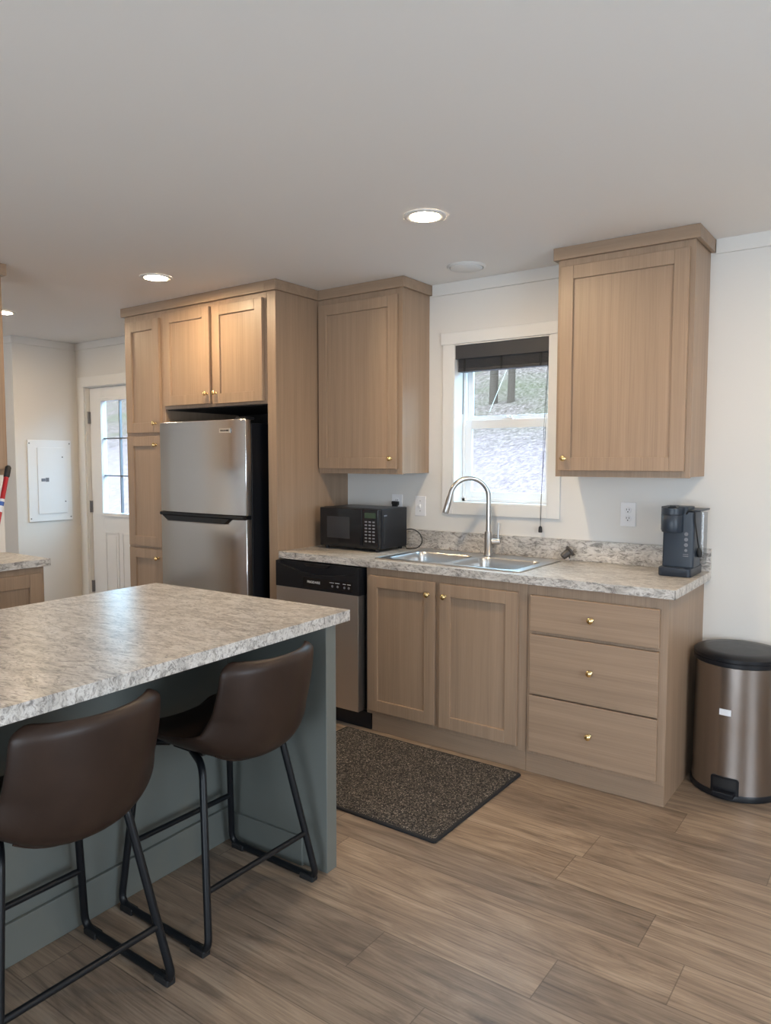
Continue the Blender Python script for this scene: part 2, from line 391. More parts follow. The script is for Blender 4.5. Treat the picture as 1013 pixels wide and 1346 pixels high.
# window_1 over the sink
W1 = thing('window_1', None, None, (1.076, 0.0, 1.19)); W1['kind'] = 'structure'
b = MB(); b.box(0.713, wx0, -0.016, 0, 1.125, 2.092).box(wx1, 1.434, -0.016, 0, 1.125, 2.092).box(wx0, wx1, -0.016, 0, 1.125, wz0).box(0.703, 1.444, -0.020, 0, 2.092, 2.158)
finish('casing', b, M['trim'], W1, bevel=0.002)
b = MB(); b.box(wx0-0.0, wx0+0.006, -0.014, 0.085, wz0, wz1).box(wx1-0.006, wx1, -0.014, 0.085, wz0, wz1).box(wx0, wx1, -0.014, 0.085, wz0, wz0+0.006).box(wx0, wx1, -0.014, 0.085, wz1-0.006, wz1)
finish('jamb', b, M['trim'], W1)
b = MB(); fx0, fx1, fz0, fz1 = wx0+0.006, wx1-0.006, wz0+0.006, wz1-0.006
b.box(fx0, fx0+0.018, 0.085, 0.14, fz0, fz1).box(fx1-0.018, fx1, 0.085, 0.14, fz0, fz1).box(fx0, fx1, 0.085, 0.14, fz0, fz0+0.02).box(fx0, fx1, 0.085, 0.14, fz1-0.02, fz1)
finish('frame', b, M['vinyl'], W1, bevel=0.002)
def sash(x0, x1, z0, z1, y0, y1, sw, rb, rt, name):
    b = MB(); b.box(x0, x0+sw, y0, y1, z0, z1).box(x1-sw, x1, y0, y1, z0, z1).box(x0+sw, x1-sw, y0, y1, z0, z0+rb).box(x0+sw, x1-sw, y0, y1, z1-rt, z1)
    s = finish(name, b, M['vinyl'], W1, bevel=0.002)
    ym = (y0+y1)/2
    finish('pane', MB().box(x0+sw, x1-sw, ym-0.003, ym+0.003, z0+rb, z1-rt), M['glass'], s)
    return s
lo = sash(fx0+0.014, fx1-0.014, fz0+0.016, 1.665, 0.090, 0.112, 0.042, 0.042, 0.05, 'lower_sash')
up = sash(fx0+0.014, fx1-0.014, 1.655, fz1-0.016, 0.116, 0.134, 0.034, 0.035, 0.035, 'upper_sash')
b = MB(); b.box(1.045, 1.105, 0.088, 0.112, 1.665, 1.674).lathe([(0.011, 0), (0.011, 0.006), (0.006, 0.01)], (1.075, 0.1, 1.674)).box(1.075, 1.10, 0.094, 0.102, 1.676, 1.684)
finish('sash_lock', b, M['vinyl'], lo, bevel=0.001)

# door_1 with glazed upper half
D1 = thing('door_1', None, None, (-2.485, 0.03, 0.0)); D1['kind'] = 'structure'
gx0, gx1, gz0, gz1 = -2.715, -2.255, 0.985, 1.935
b = MB(); yd0, yd1 = 0.035, 0.080
sx0, sx1 = dx0+0.012, dx1-0.012
b.box(sx0, gx0, yd0, yd1, 0.01, dz1-0.008).box(gx1, sx1, yd0, yd1, 0.01, dz1-0.008).box(gx0, gx1, yd0, yd1, gz1, dz1-0.008).box(gx0, gx1, yd0, yd1, 0.01, gz0)
finish('slab', b, M['door'], D1, bevel=0.002)
b = MB(); e = 0.03
b.box(gx0-e, gx0, yd0-0.012, yd0, gz0-e, gz1+e).box(gx1, gx1+e, yd0-0.012, yd0, gz0-e, gz1+e).box(gx0, gx1, yd0-0.012, yd0, gz0-e, gz0).box(gx0, gx1, yd0-0.012, yd0, gz1, gz1+e)
finish('lite_frame', b, M['door'], D1, bevel=0.004)
finish('pane', MB().box(gx0, gx1, 0.055, 0.061, gz0, gz1), M['glass'], D1)
b = MB(); b.box(-2.4905, -2.4795, 0.047, 0.069, gz0, gz1)
for z in (1.302, 1.618): b.box(gx0, gx1, 0.046, 0.070, z-0.0055, z+0.0055)
finish('muntins', b, M['hinge'], D1)
for x0, x1 in ((-2.70, -2.51), (-2.46, -2.27)):
    b = MB(); t = 0.012
    b.box(x0, x0+t, yd0-0.006, yd0, 0.2, 0.82).box(x1-t, x1, yd0-0.006, yd0, 0.2, 0.82).box(x0+t, x1-t, yd0-0.006, yd0, 0.2, 0.2+t).box(x0+t, x1-t, yd0-0.006, yd0, 0.82-t, 0.82)
    b.box(x0+0.035, x1-0.035, yd0-0.004, yd0, 0.235, 0.785)
    finish('raised_panel', b, M['door'], D1, bevel=0.003)
b = MB(); c = 0.072
b.box(dx0-c-0.012, dx0, -0.016, 0, 0, dz1).box(dx1, dx1+c, -0.016, 0, 0, dz1).box(dx0-c-0.012, dx1+c, -0.018, 0, dz1, dz1+0.085)
finish('casing', b, M['trim'], D1, bevel=0.002)
b = MB(); b.box(dx0, dx0+0.008, 0, 0.14, 0, dz1).box(dx1-0.008, dx1, 0, 0.14, 0, dz1).box(dx0, dx1, 0, 0.14, dz1-0.006, dz1)
finish('jamb', b, M['trim'], D1)
for z in (1.80, 1.03, 0.33):
    b = MB(); b.lathe([(0.009, -0.05), (0.009, 0.05)], (dx0+0.008, 0.022, z), n=12).box(dx0+0.002, dx0+0.022, 0.020, 0.036, z-0.05, z+0.05).box(dx0-0.035, dx0+0.01, 0.012, 0.018, z+0.045, z+0.053)
    finish('hinge', b, M['hinge'], D1, smooth=False)
b = MB(); b.lathe([(0.03, 0), (0.03, 0.006), (0.012, 0.012), (0.012, 0.035), (0.027, 0.045), (0.03, 0.06), (0.02, 0.075)], (-2.13, yd0, 0.95), '-y')
finish('door_knob', b, M['nickel'], D1, smooth=True)

# ------------------------------------------------------------------ outside
def hz(y): return -0.75 + (0.0 if y < 1.5 else 0.27*(y-1.5) if y < 22 else 0.27*20.5 + 0.42*(y-22))
bm = MB(); xs = [-46+2.4*i for i in range(40)]; ys = [0.16+1.3*i for i in range(44)]
rows = [[Vector((x, y, hz(y) + (0.14*math.sin(x*.6+y*.35)+0.10*math.sin(x*1.7-y*.9) if y > 1.6 else 0))) for x in xs] for y in ys]
bm.loft(rows, False, False, closed=False)
struct('hillside', bm, M['hill'], smooth=True)
def tree(x, y, r, label):
    z = hz(y)-0.1
    t = thing('pine_tree', label, 'tree', (x, y, z), 0, 'pines on the hillside')
    pts = [(x + 0.03*math.sin(k), y, z + 0.9*k) for k in range(12)]
    finish('trunk', MB().tube(pts, [r*(1.0-0.055*k) for k in range(12)], 10), M['bark'], t, smooth=True)
    f = MB(); rnd = random.Random(int(x*100))
    for k in range(9):
        zz = z + 5.0 + 0.62*k; R = 0.24*(1-k/10)+0.04
        f.loft([[(x + R*(1-j)*(0.85+0.3*rnd.random())*math.cos(2*PI*i/14), y + R*(1-j)*(0.85+0.3*rnd.random())*math.sin(2*PI*i/14), zz + 0.95*j) for i in range(14)] for j in (0, 0.55, 0.97)])
    finish('foliage', f, M['needles'], t)
tree(-7.03, 15.46, 0.13, 'pine trunk on the hillside, left one of the two seen through the upper window sash')
tree(-6.41, 15.33, 0.11, 'pine trunk on the hillside, right one of the two seen through the upper window sash')
wa = Vector((-6.55, 14.19, hz(14.19)))
single('guy_wire', MB().tube([wa - Vector((0, 0, 0.1)), wa + Vector((0.55, 0.4, 1.6)), wa + Vector((1.5, 1.1, 4.4))], 0.010, 8), M['wire'], wa, 'thin pale wire slanting up from the hillside behind the upper window sash', 'wire')

# ------------------------------------------------------------------ cabinet makers (fronts face -y)
def shaker(x0, x1, z0, z1, yf, frame=0.062, th=0.02):
    b = MB(); f = frame
    b.box(x0, x0+f, yf, yf+th, z0, z1).box(x1-f, x1, yf, yf+th, z0, z1).box(x0+f, x1-f, yf, yf+th, z0, z0+f).box(x0+f, x1-f, yf, yf+th, z1-f, z1)
    b.box(x0+f-0.002, x1-f+0.002, yf+0.0115, yf+th-0.002, z0+f-0.002, z1-f+0.002)
    return b
def knob(x, z, yf, parent, local=False):
    b = MB(); b.lathe([(0.0085, 0), (0.0085, 0.002), (0.0045, 0.005), (0.0045, 0.012), (0.010, 0.016), (0.0138, 0.021), (0.0138, 0.025), (0.010, 0.029), (0.003, 0.031)], (x, yf, z), '-y', 18)
    return finish('knob', b, M['brass'], parent, smooth=True, local=local)
def door(x0, x1, z0, z1, yf, parent, kx=None, kz=None, frame=0.062, local=False):
    d = finish('door', shaker(x0, x1, z0, z1, yf, frame), M['wood'], parent, bevel=0.002, local=local)
    if kx is not None: knob(kx, kz, yf, d, local)
    return d
YF = -0.61
# sink base cabinet
sc = thing('sink_cabinet', 'taupe wood two-door base cabinet under the sink', 'cabinet', (1.08, -0.30, 0))
b = MB()
b.box(0.618, 0.634, YF+0.023, 0, 0.0, 0.872).box(1.519, 1.534, YF+0.02, 0, 0.0, 0.872).box(0.634, 1.519, YF+0.02, -0.004, 0.09, 0.105).box(0.634, 1.519, -0.012, -0.002, 0.105, 0.872)
finish('carcass', b, M['wood'], sc)
b = MB(); b.box(0.616, 0.645, YF, YF+0.02, 0.09, 0.874).box(1.49, 1.535, YF, YF+0.02, 0.09, 0.874).box(0.645, 1.49, YF, YF+0.02, 0.82, 0.874).box(0.645, 1.49, YF, YF+0.02, 0.09, 0.125).box(1.045, 1.08, YF, YF+0.02, 0.125, 0.82)
finish('face_frame', b, M['wood'], sc, bevel=0.001)
finish('toe_board', MB().box(0.648, 1.535, YF+0.003, YF+0.018, 0.0, 0.089), M['woodh'], sc, bevel=0.001)
door(0.634, 1.049, 0.113, 0.835, YF-0.021, sc, 1.012, 0.772)
door(1.077, 1.496, 0.113, 0.833, YF-0.021, sc, 1.109, 0.772)
# drawer cabinet
dc = thing('drawer_cabinet', 'taupe wood base cabinet with three drawers at the counter end', 'cabinet', (1.845, -0.30, 0))
b = MB(); b.box(1.536, 1.55, YF+0.02, 0, 0, 0.872).box(2.138, 2.154, YF+0.02, 0, 0, 0.872).box(1.55, 2.138, YF+0.02, -0.004, 0.09, 0.105).box(1.55, 2.138, -0.012, -0.002, 0.105, 0.872)
finish('carcass', b, M['wood'], dc)
b = MB(); b.box(1.537, 1.575, YF, YF+0.02, 0.09, 0.874).box(2.105, 2.155, YF, YF+0.02, 0.09, 0.874)
for z0, z1 in ((0.80, 0.874), (0.64, 0.68), (0.36, 0.395), (0.09, 0.125)): b.box(1.575, 2.105, YF, YF+0.02, z0, z1)
finish('face_frame', b, M['wood'], dc, bevel=0.001)
finish('toe_board', MB().box(1.537, 2.155, YF+0.003, YF+0.018, 0.0, 0.089), M['woodh'], dc, bevel=0.001)
for z0, z1, kz in ((0.666, 0.828, 0.749), (0.378, 0.651, 0.519), (0.109, 0.370, 0.240)):
    d = finish('drawer', MB().box(1.557, 2.125, YF-0.021, YF-0.001, z0, z1), M['woodh'], dc, bevel=0.002); knob(1.842, kz, YF-0.021, d)

# counter with sink cut-out and backsplash
wt = thing('worktop', 'long stone-patterned laminate worktop with the sink in it', 'countertop', (1.1, -0.32, 0.876))
L = 2.184; zt, zb = 0.914, 0.876
hx0, hx1, hy0, hy1 = 0.665, 1.450, -0.555, -0.095
b = MB(); b.plate([[(0.001, -0.635), (L, -0.635), (L, 0.0), (0.001, 0.0)], [(hx0, hy0), (hx0, hy1), (hx1, hy1), (hx1, hy0)]], zb, zt)
b.box(0.001, L, -0.634, -0.612, zb, zb+0.004)
finish('slab', b, M['lam'], wt)
finish('edge_seam', MB().box(L-0.0012, L+0.0005, -0.6355, -0.6335, zb, zt-0.001), M['slot'], wt)
finish('backsplash', MB().box(0.001, L, -0.02, 0.0, zt, zt+0.108), M['lam'], wt, bevel=0.002)

# sink
sk = thing('kitchen_sink', 'stainless double-bowl drop-in sink below the window', 'sink', (1.06, -0.325, zt))
B1 = (0.685, 1.040); B2 = (1.075, 1.430); by0, by1 = -0.538, -0.195
b = MB(); b.plate([rrect(0.640, 1.475, -0.572, -0.078, 0.025), rrect(B1[0], B1[1], by0, by1, 0.06)[::-1], rrect(B2[0], B2[1], by0, by1, 0.06)[::-1]], zt+0.0005, zt+0.005)
b.tube(fillet([(0.66, -0.572, zt+0.003), (1.475, -0.572, zt+0.003), (1.475, -0.078, zt+0.003), (0.64, -0.078, zt+0.003), (0.64, -0.572, zt+0.003), (0.67, -0.572, zt+0.003)], 0.025), 0.0042, 8)
finish('rim', b, M['sinkst'], sk, smooth=True)
for q in (B1, B2):
    b = MB(); loops = []
    for d, z, r in ((0, 0.005, 0.06), (0.006, -0.004, 0.056), (0.010, -0.03, 0.052), (0.016, -0.14, 0.05), (0.028, -0.158, 0.045), (0.05, -0.166, 0.035), (0.12, -0.169, 0.03)):
        loops.append([(x, y, zt+z) for x, y in rrect(q[0]+d, q[1]-d, by0+d, by1-d, r)])
    b.loft(loops, False, True)
    bw = finish('bowl', b, M['sinkst'], sk, smooth=True)
    cx = (q[0]+q[1])/2
    b = MB(); b.lathe([(0.045, 0), (0.045, 0.003), (0.036, 0.004), (0.030, -0.0005)], (cx, -0.36, zt-0.1685)); finish('drain', b, M['chrome'], bw, smooth=True)
# faucet
fc = thing('faucet', 'brushed nickel gooseneck pull-down faucet behind the sink', 'faucet', (1.072, -0.118, zt+0.005))
fx, fy = 1.072, -0.118; z0 = zt+0.0055
finish('base', MB().lathe([(0.026, 0), (0.026, 0.006), (0.021, 0.012), (0.021, 0.122), (0.018, 0.130)], (fx, fy, z0)), M['nickel'], fc, smooth=True)
dv = Vector((-0.72, -0.69, 0)); p0 = Vector((fx, fy, 0)); Rr = 0.107; zc = 1.232
pts = [p0 + Vector((0, 0, z0+0.125)), p0 + Vector((0, 0, 1.15))]
for k in range(0, 19):
    a = PI*k/18*0.94; pts.append(p0 + dv*(Rr*(1-math.cos(a))) + Vector((0, 0, zc + Rr*math.sin(a))))
tdir = (pts[-1]-pts[-2]).normalized()
pts.append(pts[-1] + tdir*0.012)
finish('spout', MB().tube(pts, 0.0135, 14), M['nickel'], fc, smooth=True)
e0 = pts[-1]
finish('spray_head', MB().tube([e0, e0+tdir*0.012, e0+tdir*0.05, e0+tdir*0.088, e0+tdir*0.094], [0.0142, 0.016, 0.0165, 0.0175, 0.0155], 14).box(e0.x-0.004, e0.x+0.004, e0.y-0.020, e0.y-0.014, e0.z-0.058, e0.z-0.034), M['nickel'], fc, smooth=True)
hv = Vector((0.90, 0.43, 0)).normalized(); hz0 = p0 + Vector((0, 0, z0+0.075))
h = finish('handle', MB().tube([hz0+hv*0.018, hz0+hv*0.062], 0.0165, 14).tube([hz0+hv*0.052+Vector((0, 0, 0.010)), hz0+hv*0.054+Vector((0, 0, 0.10))], [0.0058, 0.0048], 10), M['nickel'], fc, smooth=True)
# little dark stopper at the sink corner
ax = Vector((0.55, 0.5, 0.55)).normalized(); e1 = ax.cross(Vector((0, 0, 1))).normalized(); e2 = ax.cross(e1)
st = thing('sink_stopper', 'small dark stopper lying tipped on the worktop at the sink corner', 'stopper', (1.49, -0.085, zt))
b = MB().lathe([(0.011, -0.03), (0.017, -0.028), (0.020, 0.0), (0.021, 0.012), (0.030, 0.018), (0.031, 0.026), (0.018, 0.030)], (1.502, -0.075, zt+0.041), (e1, e2, ax), 18)
finish('body', b, M['bronze'], st, smooth=True)
finish('stem', MB().tube([(1.515, -0.068, zt+0.030), (1.523, -0.085, zt+0.006)], 0.004, 8), M['chrome'], st, smooth=True)

# dishwasher
dw = thing('dishwasher', 'stainless dishwasher with black control panel left of the sink cabinet', 'dishwasher', (0.3, -0.33, 0))
finish('tub', MB().box(0.006, 0.612, -0.600, -0.03, 0.10, 0.868), M['black'], dw)
finish('door_panel', MB().box(0.006, 0.597, -0.662, -0.601, 0.098, 0.722), M['steel'], dw, bevel=0.003)
cp = MB(); yc = -0.664
prof = [(0.035, 0.848), (0.12, 0.832), (0.19, 0.815), (0.30, 0.806), (0.41, 0.810), (0.50, 0.822), (0.575, 0.840)]
cp.box(0.004, 0.602, -0.640, -0.601, 0.722, 0.868)
cp.loft([[(x, y, z) for x, z in ((0.004, 0.722), (0.602, 0.722), (0.602, 0.868))] + [(x, y, z) for x, z in ((0.59, 0.868), (0.585, 0.846))] + [(x, y, z) for x, z in reversed(prof)] + [(0.022, y, 0.856), (0.018, y, 0.868), (0.004, y, 0.868)] for y in (-0.640, yc)])
cpo = finish('control_panel', cp, M['black'], dw, bevel=0.002)
finish('handle_grip', MB().loft([[(0.20, y, 0.866), (0.40, y, 0.866), (0.37, y, 0.846), (0.23, y, 0.846)] for y in (-0.641, -0.655)]), M['gloss'], cpo, bevel=0.002)
finish('display', MB().box(0.215, 0.56, yc-0.0015, yc+0.001, 0.737, 0.790), M['gloss'], cpo)
text('nameplate', 'FRIGIDAIRE', 0.0185, (0.292, yc-0.0022, 0.766), FRONT, M['white'], cpo)
for x in (0.425, 0.462, 0.508, 0.538): finish('button', MB().lathe([(0.007, 0), (0.007, 0.001)], (x, yc-0.0015, 0.758), '-y', 12), M['grey'], cpo)
for x0, x1 in ((0.405, 0.437), (0.445, 0.475), (0.498, 0.518), (0.528, 0.550)): finish('button_mark', MB().box(x0, x1, yc-0.0022, yc-0.001, 0.775, 0.7775), M['white'], cpo)
finish('kick_plate', MB().box(0.006, 0.640, -0.606, -0.592, 0.0, 0.088), M['black'], dw)

# ------------------------------------------------------------------ wall cabinets
ZU = 1.356; CB = 2.383
def wall_cabinet(x0, x1, dxa, dxb, kx, label, crown_l, crown_r):
    t = thing('wall_cabinet', label, 'cabinet', ((x0+x1)/2, -0.14, ZU))
    y = -0.28
    finish('carcass', MB().box(x0+0.002, x1-0.002, y+0.018, 0, ZU+0.004, H-0.001), M['wood'], t)
    b = MB(); s = 0.036
    b.box(x0, x0+s, y, y+0.018, ZU, H-0.004).box(x1-s, x1, y, y+0.018, ZU, H-0.004).box(x0+s, x1-s, y, y+0.018, ZU, ZU+0.045).box(x0+s, x1-s, y, y+0.018, 2.325, H-0.004)
    finish('face_frame', b, M['wood'], t, bevel=0.001)
    door(dxa, dxb, 1.386, 2.349, y-0.021, t, kx, 1.443, 0.063)
    b = MB(); c = 0.0196
    xa = x0-c if crown_l else x0+0.001
    b.box(xa, x1+c, y-c, y-0.0005, CB, H-0.001)
    b.box(x1+0.0005, x1+c, y, -0.001, CB, H-0.001)
    if crown_l: b.box(x0-c, x0-0.0005, y, -0.001, CB, H-0.001)
    finish('crown', b, M['woodh'], t, bevel=0.0015)
    return t
wall_cabinet(0.003, 0.6145, 0.018, 0.588, 0.552, 'taupe wood one-door wall cabinet between fridge panel and window', False, True)
wall_cabinet(1.519, 2.1415, 1.538, 2.120, 1.572, 'taupe wood one-door wall cabinet right of the window', True, True)

# fridge surround
yq = -0.643
ep = thing('fridge_end_panel', 'tall taupe wood panel on the right side of the fridge', 'panel', (-0.03, -0.32, 0))
finish('side_panel', MB().box(-0.018, 0.0, yq+0.018, 0, 0, H-0.001), M['wood'], ep)
finish('stile', MB().box(-0.066, 0.0, yq, yq+0.0178, 0, H-0.004), M['wood'], ep, bevel=0.001)
finish('crown', MB().box(0.0005, 0.0196, yq, -0.302, CB, H-0.001).box(-0.066, 0.0196, yq-0.0196, yq-0.0005, CB, H-0.001), M['woodh'], ep, bevel=0.0015)
fcab = thing('fridge_cabinet', 'taupe wood two-door cabinet above the fridge', 'cabinet', (-0.52, -0.32, 1.76))
finish('carcass', MB().box(-0.975, -0.0185, yq+0.0185, -0.002, 1.765, H-0.001), M['wood'], fcab)
b = MB(); b.box(-0.978, -0.95, yq, yq+0.018, 1.757, H-0.004).box(-0.95, -0.067, yq, yq+0.018, 1.757, 1.79).box(-0.95, -0.067, yq, yq+0.018, 2.335, H-0.004).box(-0.54, -0.49, yq, yq+0.018, 1.79, 2.335)
b.box(-0.10, -0.067, yq, yq+0.018, 1.79, 2.335)
finish('face_frame', b, M['wood'], fcab, bevel=0.001)
finish('cavity_shade_bottom', MB().box(-0.978, -0.067, yq+0.0185, -0.002, 1.752, 1.7645), M['matte'], fcab)  # added black sheet, stands in for shade under the cabinet
finish('cavity_shade_back', MB().box(-0.978, -0.067, -0.018, -0.002, 0.9, 1.752), M['matte'], fcab)  # added black sheet, paints the shade at the back of the fridge cavity
door(-0.965, -0.533, 1.777, 2.356, yq-0.021, fcab, -0.556, 1.836, 0.062)
door(-0.503, -0.088, 1.772, 2.352, yq-0.021, fcab, -0.478, 1.836, 0.060)
finish('crown', MB().box(-0.978, -0.067, yq-0.0196, yq-0.0005, CB, H-0.001), M['woodh'], fcab, bevel=0.0015)
pc = thing('pantry_cabinet', 'tall narrow taupe wood pantry cabinet left of the fridge', 'cabinet', (-1.185, -0.32, 0))
finish('carcass', MB().box(-1.389, -0.981, yq+0.0185, 0, 0, H-0.001), M['wood'], pc)
b = MB(); b.box(-1.391, -1.35, yq, yq+0.018, 0, H-0.004).box(-1.03, -0.979, yq, yq+0.018, 0, H-0.004)
for z0, z1 in ((0.0, 0.12), (0.835, 0.875), (1.585, 1.625), (2.325, H-0.004)): b.box(-1.35, -1.03, yq, yq+0.018, z0, z1)
finish('face_frame', b, M['wood'], pc, bevel=0.001)
for z0, z1, kz in ((1.613, 2.340, 1.672), (0.864, 1.592, 1.533), (0.105, 0.848, 0.793)): door(-1.366, -1.014, z0, z1, yq-0.021, pc, -1.056, kz, 0.066)
finish('crown', MB().box(-1.410, -0.979, yq-0.0196, yq-0.0005, CB, H-0.001).box(-1.410, -1.3915, yq, -0.013, CB, H-0.001), M['woodh'], pc, bevel=0.0015)

# refrigerator
fr = thing('refrigerator', 'stainless top-freezer refrigerator with black sides', 'refrigerator', (-0.54, -0.40, 0))
RX0, RX1, RY = -0.928, -0.156, -0.752
finish('body', MB().box(RX0+0.006, RX1-0.004, RY+0.068, -0.04, 0.03, 1.648), M['black'], fr, bevel=0.004)
def fdoor(name, z0, z1):
    loops = []
    for z in (z0, z1):
        l = [(RX0, RY+0.062), (RX1, RY+0.062)]
        n = 12
        for i in range(n+1):
            t = i/n; x = RX1 + (RX0-RX1)*t; bow = 0.010*(1-(2*t-1)**2)
            edge = 0.012*max(0, (abs(2*t-1)-0.9)/0.1)**2
            l.append((x, RY + 0.008 + edge - bow))
        loops.append([(x, y, z) for x, y in l])
    return finish(name, MB().loft(loops), M['fridge'], fr, bevel=0.003, smooth=True)
fz = fdoor('freezer_door', 1.114, 1.668); fd = fdoor('fridge_door', 0.07, 1.092)
finish('gasket', MB().box(RX0+0.01, RX1-0.008, RY+0.062, RY+0.069, 0.08, 1.66), M['matte'], fr)
b = MB()
b.loft([[(x, y, z) for x, y, z in ((RX0+0.015, yy, 1.113), (RX1-0.003, yy, 1.113), (RX1-0.003, yy, 1.093), (RX0+0.015, yy, 1.093))] for yy in (RY-0.004, RY+0.06)])
b.loft([[(RX0+0.05, yy, 1.0945), (RX1-0.10, yy, 1.0945), (RX1-0.15, yy, 1.060), (RX0+0.11, yy, 1.060)] for yy in (RY-0.016, RY+0.001)])
finish('door_handle', b, M['gloss'], fr, bevel=0.004)
finish('handle_trim', MB().tube([(RX0+0.105, RY-0.0165, 1.060), (RX1-0.145, RY-0.0165, 1.060)], 0.0022, 8), M['chrome'], fr)
bd = finish('badge', MB().box(-0.352, -0.258, RY-0.0035, RY-0.0001, 1.591, 1.618), M['chrome'], fz, bevel=0.001)
text('badge_lettering', 'FRIGIDAIRE', 0.0145, (-0.305, RY-0.0042, 1.6045), FRONT, M['black'], bd)
b = MB(); b.box(-0.25, -0.165, RY+0.03, RY+0.10, 1.668, 1.682); finish('hinge_cover', b, M['black'], fr, bevel=0.004)
for x in (-0.90, -0.22):
    for y in (-0.66, -0.14): finish('foot', MB().box(x, x+0.04, y, y+0.06, 0, 0.03), M['black'], fr)

# ------------------------------------------------------------------ left run of cabinets by the partition (fronts face +x)
def rot_thing(name, label, cat, loc): return thing(name, label, cat, loc, PI/2)
lb = rot_thing('base_cabinet', 'taupe wood base cabinet in front of the partition at left', 'cabinet', (-1.215, -1.60, 0))   # local x -> world +y ; local -y -> world +x
finish('carcass', MB().box(-1.50, -0.002, -0.415, 0.0, 0, 0.872), M['wood'], lb, local=True)
b = MB(); b.box(-0.035, 0.0, -0.434, -0.416, 0.0, 0.874).box(-1.50, -1.46, -0.434, -0.416, 0, 0.874).box(-1.46, -0.035, -0.434, -0.416, 0.825, 0.874).box(-1.46, -0.035, -0.434, -0.416, 0.0, 0.12).box(-0.78, -0.735, -0.434, -0.416, 0.12, 0.825)
finish('face_frame', b, M['wood'], lb, local=True, bevel=0.001)
door(-0.745, -0.018, 0.113, 0.842, -0.455, lb, -0.70, 0.79, 0.07, local=True)
door(-1.485, -0.765, 0.113, 0.842, -0.455, lb, -0.81, 0.79, 0.07, local=True)
lw = rot_thing('worktop', 'short stone-patterned laminate worktop at left in front of the partition', 'countertop', (-1.215, -1.573, 0.876))
finish('slab', MB().box(-1.55, 0.0, -0.459, 0.0, 0.0, 0.038), M['lam'], lw, local=True, bevel=0.001)
lu = rot_thing('wall_cabinet', 'taupe wood wall cabinet cut off by the left edge of the photo', 'cabinet', (-1.215, -1.70, ZU))
finish('carcass', MB().box(-1.0, -0.002, -0.277, 0, 0.004, H-ZU-0.001), M['wood'], lu, local=True)
b = MB(); b.box(-0.036, 0, -0.295, -0.278, 0, H-ZU-0.004).box(-1.0, -0.964, -0.295, -0.278, 0, H-ZU-0.004).box(-0.964, -0.036, -0.295, -0.278, 0, 0.045).box(-0.964, -0.036, -0.295, -0.278, 0.965, H-ZU-0.004)
finish('face_frame', b, M['wood'], lu, local=True, bevel=0.001)
door(-0.495, -0.018, 0.03, 0.99, -0.316, lu, -0.46, 0.085, 0.062, local=True)
door(-0.985, -0.505, 0.03, 0.99, -0.316, lu, -0.54, 0.085, 0.062, local=True)
finish('crown', MB().box(-1.0, 0.02, -0.315, -0.296, CB-ZU, H-ZU-0.001).box(0.0005, 0.02, -0.2955, 0.0, CB-ZU, H-ZU-0.001), M['woodh'], lu, local=True, bevel=0.001)

# mop
A = Vector((-0.849, -1.733, 1.397)); Bq = Vector((-0.790, -1.820, 1.144)); dm = (Bq-A).normalized()
foot = A + dm*((A.z-0.03)/-dm.z)
mp = thing('mop', 'red handled mop leaning against the left worktop', 'mop', (foot.x, foot.y, 0))
pl = finish('pole', MB().tube([A+dm*0.05, foot], 0.0115, 12), M['red'], mp, smooth=True)
finish('grip', MB().tube([A-dm*0.008, A, A+dm*0.05, A+dm*0.056], [0.008, 0.0145, 0.0145, 0.012], 12), M['matte'], mp, smooth=True)
finish('label_band', MB().tube([A+dm*0.175, A+dm*0.245], 0.0121, 12, False), M['label'], pl, smooth=True)
finish('label_print', MB().tube([A+dm*0.19, A+dm*0.212], 0.0124, 12, False), M['blue'], pl, smooth=True)
b = MB()
b.lathe([(0.03, 0.05), (0.07, 0.02), (0.11, -0.005), (0.11, -0.03)], (foot.x, foot.y, 0.031), n=20)
finish('mop_head', b, M['mophead'], mp, smooth=True)

# ------------------------------------------------------------------ island (slightly turned)
TH = math.radians(2.2)
isl = thing('kitchen_island', 'sage grey island base with an open knee space for stools', 'island', (1.366, -1.693, 0), TH)
IL = 1.95
def lp(mb, name, m, **k): return finish(name, mb, m, isl, local=True, **k)
lp(MB().box(-0.97, -0.496, -IL+0.06, -0.105, 0, 0.875), 'cabinet_box', M['sage'])
lp(MB().box(-0.97, -0.026, -0.103, -0.048, 0, 0.875), 'end_panel', M['sage'], bevel=0.002)
lp(MB().box(-0.97, -0.026, -IL+0.0, -IL+0.055, 0, 0.875), 'end_panel', M['sage'], bevel=0.002)
lp(MB().box(-0.495, -0.482, -IL+0.06, -0.115, 0, 0.125), 'kick_board', M['sage'], bevel=0.002)
lp(MB().box(-0.481, -0.13, -0.115, -0.104, 0, 0.105), 'end_kick_board', M['sage'], bevel=0.002)
for y0, y1 in ((-0.655, -0.115), (-1.27, -0.665), (-1.88, -1.28)):
    lp(shaker(-0.0, 0.0, 0, 0, 0) if False else MB().box(-0.99, -0.971, y0, y1, 0.12, 0.85), 'door', M['sage'], bevel=0.002)
it = thing('island_worktop', 'broad stone-patterned laminate worktop on the island', 'countertop', (1.366, -1.693, 0.876), TH)
finish('slab', MB().box(-1.022, 0.0, -IL-0.03, 0.0, 0.0, 0.038), M['lam'], it, local=True, bevel=0.001)

